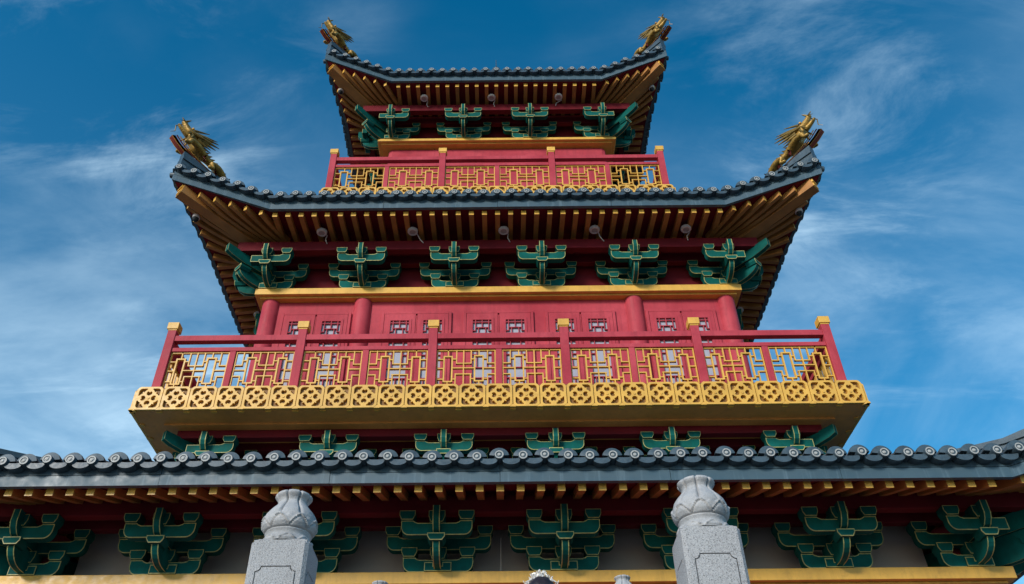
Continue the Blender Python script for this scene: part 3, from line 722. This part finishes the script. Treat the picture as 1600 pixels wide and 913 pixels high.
# dragon in its own frame: +x points outward along the hip, z up; tail behind at -x
def dragon_meshes():
    V, E, RD = [], [], []
    def chain(pts, rad, start=None):
        prev = start
        for p, r in zip(pts, rad):
            V.append(p); RD.append(r); i = len(V) - 1
            if prev is not None: E.append((prev, i))
            prev = i
        return prev
    # trunk from hips to the neck and jaw
    chain([(-0.32,0,0.17), (-0.16,0,0.31), (0.02,0,0.36), (0.19,0,0.41), (0.32,0,0.54)], [0.095, 0.085, 0.08, 0.105, 0.095])     # 0..4
    chain([(0.37,0,0.66), (0.46,0,0.76), (0.58,0,0.88), (0.66,0,0.97), (0.70,0,1.03)], [0.10, 0.115, 0.075, 0.055, 0.06], 4)                       # 5..8 head and upper jaw
    chain([(0.56,0,0.70), (0.70,0,0.79), (0.75,0,0.84)], [0.06, 0.04, 0.03], 5)                                                                  # lower jaw
    chain([(-0.44,0,0.12), (-0.58,0,0.05), (-0.72,0,0.03), (-0.90,0,-0.04)], [0.075, 0.055, 0.045, 0.03], 0)                   # tail
    for s in (-1, 1):
        chain([(0.28,s*0.12,0.42), (0.44,s*0.16,0.40), (0.44,s*0.16,0.28), (0.54,s*0.16,0.26)], [0.075, 0.06, 0.045, 0.04], 3)   # fore leg
        chain([(-0.22,s*0.13,0.16), (-0.06,s*0.16,0.14), (-0.14,s*0.16,0.02), (-0.03,s*0.16,-0.01)], [0.085, 0.06, 0.04, 0.04], 0)
    V = [(x + 0.16, y, z + 0.03) for x, y, z in V]
    body = skin_mesh('dragon_body', V, E, RD, [BRONZE], 2, 0)
    m = MB()    # mane, horns, whiskers, back fin
    def spike(p, q, r): m.tube([p, tuple((a*0.5 + b*0.5) for a, b in zip(p, q)), q], [r, r*0.75, 0.006], 6)
    for s in (-1, 1):
        for p, q, r in (((0.42,s*0.05,0.82), (0.02,s*0.10,0.98), 0.04), ((0.40,s*0.08,0.78), (-0.02,s*0.14,0.86), 0.045), ((0.36,s*0.10,0.72), (-0.06,s*0.15,0.74), 0.045),
                        ((0.34,s*0.10,0.66), (-0.02,s*0.14,0.63), 0.04), ((0.34,s*0.10,0.60), (0.06,s*0.14,0.53), 0.035), ((0.46,s*0.11,0.72), (0.20,s*0.19,0.66), 0.035),
                        ((0.46,s*0.06,0.88), (0.20,s*0.07,1.08), 0.028)): spike(p, q, r)
        spike((0.66,s*0.03,1.02), (0.60,s*0.07,1.10), 0.025)
        spike((0.50,s*0.09,0.70), (0.56,s*0.13,0.56), 0.025); spike((0.44,s*0.10,0.66), (0.46,s*0.14,0.50), 0.028)
        m.tube([(0.68,s*0.05,0.98), (0.76,s*0.12,0.92), (0.72,s*0.16,0.80), (0.78,s*0.18,0.72)], [0.012, 0.011, 0.009, 0.004], 6)
    for i in range(9):
        f_ = i / 8; x, z = -0.32 + 0.58*f_, 0.24 + 0.34*f_
        spike((x, 0, z), (x - 0.09, 0, z + 0.13), 0.035)
    for dx, dz in ((-0.22, 0.03), (-0.18, -0.02), (-0.24, -0.03), (-0.14, 0.05)): spike((-0.86,0,-0.02), (-0.88+dx, 0, -0.05+dz*1.2), 0.035)
    m.v = [(x + 0.16, y, z + 0.03) for x, y, z in m.v]
    mane = m.mesh('dragon_mane', BRONZED, 50)
    p = MB()    # flame-red curved plinth board under the dragon, with two gold lines
    top = [(-0.62, -0.02), (-0.3, -0.05), (0.0, -0.01), (0.3, 0.07), (0.55, 0.17), (0.72, 0.27), (0.86, 0.39)]
    poly = top + [(x + 0.05, z - 0.05 + 0.0*(i < 2)) for i, (x, z) in list(enumerate(top))[::-1]]
    p.prism(poly, lambda a, bz, n: (a, n, bz), 0.11, 0, 0.010, 1, True, True)
    for y in (-0.07, 0.07): p.tube([(a - 0.02, y, bz + 0.012) for a, bz in top], 0.013, 6, 0); p.tube([(a - 0.08, y*0.8, bz + 0.045 + 0.02*a) for a, bz in top[1:]], 0.011, 6, 1)
    for k in range(3):
        x = -0.35 + 0.28*k; z = [-0.02, 0.02, 0.18][k]
        for y in (-0.10, 0.10): p.tube([(x, y, z), (x + 0.05, y*1.1, z + 0.10), (x + 0.02, y*1.1, z + 0.19)], [0.035, 0.025, 0.008], 6, 0)
    return body, mane, p.mesh('dragon_plinth', [FLAME, GOLD], 40)
dr_body, dr_mane, dr_pl = dragon_meshes()
ey = MB(); ey.lathe([(0.001, -0.026), (0.02, -0.016), (0.026, 0), (0.02, 0.016), (0.001, 0.026)], 10); eye_me = ey.mesh('dragon_eye', GOLD, 60)
def dragon(x, y, z, rz, tilt, sc, label):
    e = bpy.data.objects.new('dragon_statue', None); COL.objects.link(e)
    e.location = (x, YC + y, CAMZ + z); e.rotation_euler = (0, tilt, rz); e.scale = (sc*1.12, sc*1.15, sc*0.86)
    tag(e, label, 'statue', 'dragon statues on the roof corners')
    obj('dragon_body', dr_body, e); obj('mane', dr_mane, e)
    for q in (-1, 1): obj('eye', eye_me, e, (0.66, q*0.095, 0.89)); obj('plinth', dr_pl, e)
for rf, nm, sc in ((R_MID, 'middle', 1.0), (R_TOP, 'top', 1.0)):
    for s, sd in ((-1, 'left'), (1, 'right')):
        q = rf.ec - 0.48; z = rf.zt(q, q) + 0.30
        dragon(s*q, -q, z, R(-135 if s < 0 else -45), R(-8), sc, f'gilded dragon on a red curved plinth at the {sd} corner of the {nm} roof')

# ------------------------------------------------------------------ granite stair posts and balustrades
def lotus_mesh():
    prof_pts = [(0.0, 0.128), (0.012, 0.134), (0.045, 0.118), (0.055, 0.120), (0.066, 0.126), (0.074, 0.120), (0.082, 0.126), (0.10, 0.138), (0.125, 0.143), (0.15, 0.142), (0.175, 0.133), (0.20, 0.115), (0.22, 0.097), (0.238, 0.083), (0.252, 0.078), (0.266, 0.084), (0.276, 0.094), (0.286, 0.100), (0.297, 0.098), (0.304, 0.086)]
    prof = []
    for i in range(70):
        z = 0.304 * i / 69
        for (z0, r0), (z1, r1) in zip(prof_pts, prof_pts[1:]):
            if z0 <= z <= z1 + 1e-9: prof.append((r0 + (r1-r0)*(z-z0)/(z1-z0), z)); break
    prof += [(0.05, 0.300), (0.01, 0.298)]
    def fn(r, z, a):
        q = r
        lob = abs(math.cos(4*a))            # eight swelling lobes above the petal row
        up = max(0, min(1, (z - 0.13) / 0.05))
        q -= 0.017 * up * (max(0, 1 - lob * 2.8)) ** 1.1 * (r / 0.1)
        q += 0.002 * up * lob
        if 0.078 < z < 0.150:               # row of pointed petals with rims
            ph = (a * 8 / (2*math.pi)) % 1.0; x = abs(ph - 0.5) * 2; edge = 0.150 - 0.058 * x ** 1.3
            dz = edge - z
            if dz > 0: q += 0.012 if dz < 0.010 else (0.002 if dz < 0.024 else 0.008)
            ph2 = (ph + 0.5) % 1.0; x2 = abs(ph2 - 0.5)*2; e2 = 0.140 - 0.05*x2 ** 1.3
            if dz <= 0 and e2 - z > 0: q += 0.005
        if z < 0.050:                       # turned-down petals at the foot
            ph = (a * 8 / (2*math.pi) + 0.5) % 1.0; x = abs(ph - 0.5)*2
            if z < 0.040*(1 - x**1.6): q += 0.010 if z > 0.040*(1 - x**1.6) - 0.010 else 0.004
        return q
    mb = MB(); mb.lathe(prof, 128, 0, (0,0,0), fn)
    return mb.mesh('lotus_finial', STONEC, 60)
lotus_me = lotus_mesh()
def shaft_mesh(W, H):
    mb = MB(); c_ = 0.018; q = W/2
    mb.box2((-q+0.012, -q+0.012, 0), (q-0.012, q-0.012, H-0.012))
    # moulded top slab and four panelled faces
    def panel(k, inset):
        w2, top = q - 0.045 - inset, H - 0.155 - inset; n = 0.028 - inset*0.2
        pts = [(-w2, 0.25+inset), (w2, 0.25+inset), (w2, top - n)]
        pts += [(w2 - n + n*math.cos(R(-90 - 90*i/5)) + 0.0, top - n + n + n*math.sin(R(-90 - 90*i/5))) if False else (w2 - n*math.sin(R(90*i/5)), top - n*math.cos(R(90*i/5))) for i in range(1, 6)]
        pts += [(-x, z) for x, z in pts[:1:-1]]
        return pts
    for k in range(4):
        rz = k*math.pi/2; T = lambda a, bz, n: rotz((a, -(q - 0.0125 + n), bz), rz)
        e = q - c_
        mb.plate([(-e, 0), (e, 0), (e, H-0.03), (e-0.014, H-0.016), (-e+0.014, H-0.016), (-e, H-0.03)], [panel(k, 0)], T, 0.0125, 0)
        mb.plate(panel(k, 0.006), [], T, 0.0125, 0)
        # chamfer strip at the vertical edge
        mb.add([rotz(p, rz) for p in ((e, -q, 0), (q, -e, 0), (q, -e, H-0.03), (e, -q, H-0.03))], [(0,1,2,3)], 0)
    mb.add([rotz((x, y, z), 0) for x, y, z in ((-q+0.03,-q+0.03,H),(q-0.03,-q+0.03,H),(q-0.03,q-0.03,H),(-q+0.03,q-0.03,H))], [(0,1,2,3)], 0)
    for k in range(4):
        rz = k*math.pi/2; e = q - c_
        mb.add([rotz(p, rz) for p in ((-e,-q,H-0.03), (e,-q,H-0.03), (q-0.03,-q+0.03,H), (-q+0.03,-q+0.03,H))], [(0,1,2,3)], 0)
        mb.add([rotz(p, rz) for p in ((e,-q,H-0.03), (q,-e,H-0.03), (q-0.03,-q+0.03,H))], [(0,1,2)], 0)
    mb.box2((-q-0.06, -q-0.06, -0.001), (q+0.06, q+0.06, 0.16))
    return mb.mesh('shaft', STONE)
def stone_post(x, yf, ztop, zbase, W, lsc, label, cat='stone post', name='stone_post', group='lotus topped stone posts'):
    e = bpy.data.objects.new(name, None); COL.objects.link(e); e.location = (x, yf + W/2, zbase)
    tag(e, label, cat, group)
    obj('shaft', shaft_mesh(W, ztop - zbase), e); obj('lotus_finial', lotus_me, e, (0, 0, ztop - zbase - 0.002), 0.2, (lsc, lsc, lsc))
    return e
LZ = 1.602
stone_post(-1.150, 4.22, CAMZ + 1.845, LZ, 0.30, 1.0, 'big granite stair post with carved lotus top, at the left foot of the stairs')
stone_post(1.060, 4.06, CAMZ + 1.825, LZ, 0.30, 1.0, 'big granite stair post with carved lotus top, at the right foot of the stairs')
stone_post(-1.235, 8.45, CAMZ + 2.985, 3.396, 0.20, 0.82, 'small far lotus-topped stone post beside the big left stair post')
stone_post(1.240, 8.45, CAMZ + 3.02, 3.396, 0.20, 0.82, 'small far lotus-topped stone post just left of the big right stair post')
for s, x, y0, nm in ((-1, -1.15, 4.53, 'left'), (1, 1.06, 4.37, 'right')):
    mb = MB(); T = lambda a, bz, n: (x + n, a, bz)
    zt0, zt1 = CAMZ + 1.62, CAMZ + 2.80; y1 = 8.45
    mb.prism([(y0, LZ+0.002), (y1, LZ+0.002), (y1, zt1 - 0.16), (y0, zt0 - 0.16)], T, 0.15, 0)
    mb.prism([(y0, zt0 - 0.155), (y1, zt1 - 0.155), (y1, zt1), (y0, zt0)], T, 0.21, 0)
    tag(obj('stone_balustrade', mb.mesh('stone_balustrade', STONEC), bevel=0.02), f'sloping granite balustrade rail rising behind the big {nm} stair post', 'balustrade', 'stair balustrades')

# ------------------------------------------------------------------ woman with a silver headdress standing on the landing (only her hair shows)
HT = CAMZ + 1.915    # top of the hair
def person():
    e = bpy.data.objects.new('person', None); COL.objects.link(e); e.location = (0.235, 4.95, LZ)
    tag(e, 'dark-haired woman wearing a pale silver flower headdress, cut off by the lower picture edge', 'person')
    hgt = HT - LZ - 0.02; k = hgt / 1.68
    V, E, RD = [], [], []
    def chain(pts, rad, st=None):
        pv = st
        for p, r in zip(pts, rad):
            V.append(tuple(c*k for c in p)); RD.append((r[0]*k, r[1]*k) if isinstance(r, tuple) else r*k); i = len(V)-1
            if pv is not None: E.append((pv, i))
            pv = i
        return pv
    chain([(0,0,0.92), (0,0,1.05), (0,0,1.20), (0,0,1.34), (0,0,1.43), (0,0,1.50), (0,-0.01,1.58)], [(0.15,0.11), (0.12,0.09), (0.14,0.10), (0.15,0.09), 0.055, 0.05, 0.075])
    for s in (-1, 1):
        chain([(s*0.16,0,1.37), (s*0.20,0.01,1.12), (s*0.19,-0.05,0.90), (s*0.185,-0.07,0.83)], [0.055, 0.042, 0.03, 0.035], 3)
        h = len(V) - 1
        for f in range(4): chain([(s*0.185+(f-1.5)*0.004, -0.075+(f-1.5)*0.018, 0.78), (s*0.18, -0.08+(f-1.5)*0.018, 0.745-0.004*abs(f-1.5))], [0.009, 0.008], h)
        chain([(s*0.165, -0.105, 0.80), (s*0.16, -0.115, 0.77)], [0.010, 0.009], h)
        chain([(s*0.09,0,0.85), (s*0.095,-0.01,0.48), (s*0.095,0.02,0.09), (s*0.10,-0.10,0.035)], [0.085, 0.055, 0.038, 0.035], 0)
    obj('body', skin_mesh('person_body', V, E, RD, [SKIN], 2, 0), e)
    hd = MB()
    def headf(r, z, a): return r * (1.0 + 0.10*math.sin(a)**2) 
    C = 1.565*k
    prof = [(0.012, -0.115), (0.04, -0.108), (0.058, -0.08), (0.069, -0.03), (0.074, 0.01), (0.075, 0.04), (0.066, 0.070), (0.046, 0.088), (0.018, 0.096), (0.003, 0.098)]
    hd.lathe([(r*k, z*k) for r, z in prof], 28, 0, (0, 0, C), headf)
    hd.tube([(0,-0.075*k,C+0.01), (0,-0.092*k,C-0.02), (0,-0.099*k,C-0.03), (0,-0.08*k,C-0.038)], [0.006, 0.010, 0.012, 0.009], 8)
    for s in (-1, 1):
        hd.tube([(s*0.075*k,0.0,C+0.015), (s*0.085*k,0.008,C-0.005), (s*0.076*k,0.0,C-0.035)], [0.008, 0.014, 0.008], 8)
        hd.lathe([(0.001,-0.009),(0.009,-0.004),(0.010,0),(0.009,0.004),(0.001,0.009)], 10, 1, (s*0.03*k, -0.073*k, C+0.005))
    hd.tube([(-0.022,-0.076*k,C-0.062*k), (0,-0.082*k,C-0.063*k), (0.022,-0.076*k,C-0.062*k)], [0.003, 0.007, 0.003], 8, 2)
    obj('head', hd.mesh('person_head', [SKIN, HAIR, LIPS], 60), e)
    h = MB()    # centre-parted hair drawn down both sides
    na, nz = 48, 16; vs = []
    for i in range(nz + 1):
        ph = math.pi*0.5 * i/nz*1.25
        for j in range(na):
            a = 2*math.pi*j/na; fr = max(0, -math.sin(a))
            phm = ph * (1 - 0.16*fr**2); part = 0.003*math.exp(-(math.cos(a)*math.sin(phm)/0.12)**2) 
            rr = 0.094 + 0.0015*math.sin(a*24 + 3*math.sin(i)) - part
            vs.append((rr*k*math.sin(phm)*math.cos(a), rr*1.12*k*math.sin(phm)*math.sin(a) + 0.004, C + 0.006 + (rr*1.22*math.cos(phm))*k))
    h.add(vs, [(i*na+j, (i+1)*na+j, (i+1)*na+(j+1)%na, i*na+(j+1)%na) for i in range(nz) for j in range(na)])
    h.tube([(0, 0.06*k, C+0.05), (0, 0.13*k, C+0.03), (0, 0.15*k, C-0.05), (0, 0.10*k, C-0.12)], [0.05, 0.06, 0.055, 0.03], 14)
    obj('hair', h.mesh('person_hair', HAIR, 60), e)
    s_ = MB(); rnd = random.Random(3)      # headdress: arch of filigree leaves, beads and little flowers
    def leaf(p, d, L_, w_):
        p = Vector(p); d = Vector(d).normalized(); sd = d.cross(Vector((0.2, -1, 0.1))).normalized()*w_
        s_.add([p, p + d*L_*0.5 + sd, p + d*L_, p + d*L_*0.5 - sd, p + d*L_*0.5 + Vector((0,-0.004,0))], [(0,1,4),(1,2,4),(2,3,4),(3,0,4)])
    top = C + 0.12*k
    for i in range(110):
        f_ = max(-1, min(1, rnd.gauss(0, 0.42))); a = math.pi/2 - f_*1.15; rr = rnd.uniform(0.01, 0.080) * (1 - 0.55*abs(f_))
        base = (0.10*math.cos(a)*0.9, rnd.uniform(-0.035, 0.01), top - 0.03 - 0.05*f_*f_ + rr*0.62)
        leaf(base, (math.cos(a)*1.0 + rnd.uniform(-.5,.5), rnd.uniform(-.5,.1), math.sin(a) + rnd.uniform(-.4,.4)), rnd.uniform(0.014, 0.028), rnd.uniform(0.004, 0.007))
    for i in range(26):
        f_ = rnd.uniform(-1, 1); a = math.pi/2 - f_*1.1
        o = (0.088*math.cos(a), rnd.uniform(-0.045, -0.01), top - 0.025 - 0.045*f_*f_ + rnd.uniform(0, 0.035)*(1-abs(f_)))
        q = rnd.uniform(0.004, 0.008); s_.lathe([(0.0005,-q),(q*0.75,-q*0.6),(q,0),(q*0.75,q*0.6),(0.0005,q)], 8, 0, o)
    for i in range(7):
        f_ = -1 + 2*i/6; s_.tube([(0.088*f_, -0.03, top-0.03-0.045*f_*f_), (0.105*f_, -0.03, top+0.005-0.04*f_*f_)], 0.002, 5)
    s_.tube([(0.10*math.sin(f_), -0.03, top - 0.055 + 0.035*math.cos(f_*1.2)) for f_ in [(-1.1 + 2.2*i/14) for i in range(15)]], 0.004, 6)
    obj('headdress', s_.mesh('person_headdress', SILVER, 30), e)
    dr = MB(); dr.lathe([(0.30*k,0.02), (0.27*k,0.3), (0.22*k,0.7), (0.165*k,0.92*k), (0.135*k,1.05*k), (0.155*k,1.2*k), (0.165*k,1.33*k), (0.12*k,1.405*k), (0.062*k,1.43*k)], 40, 0, (0,0,0), lambda r, z, a: r*(1 - 0.30*math.sin(a)**2*(z > 0.7)) + 0.012*math.sin(11*a)*max(0, 1 - z/0.9))
    obj('dress', dr.mesh('person_dress', CLOTH, 60), e)
    return e
person()
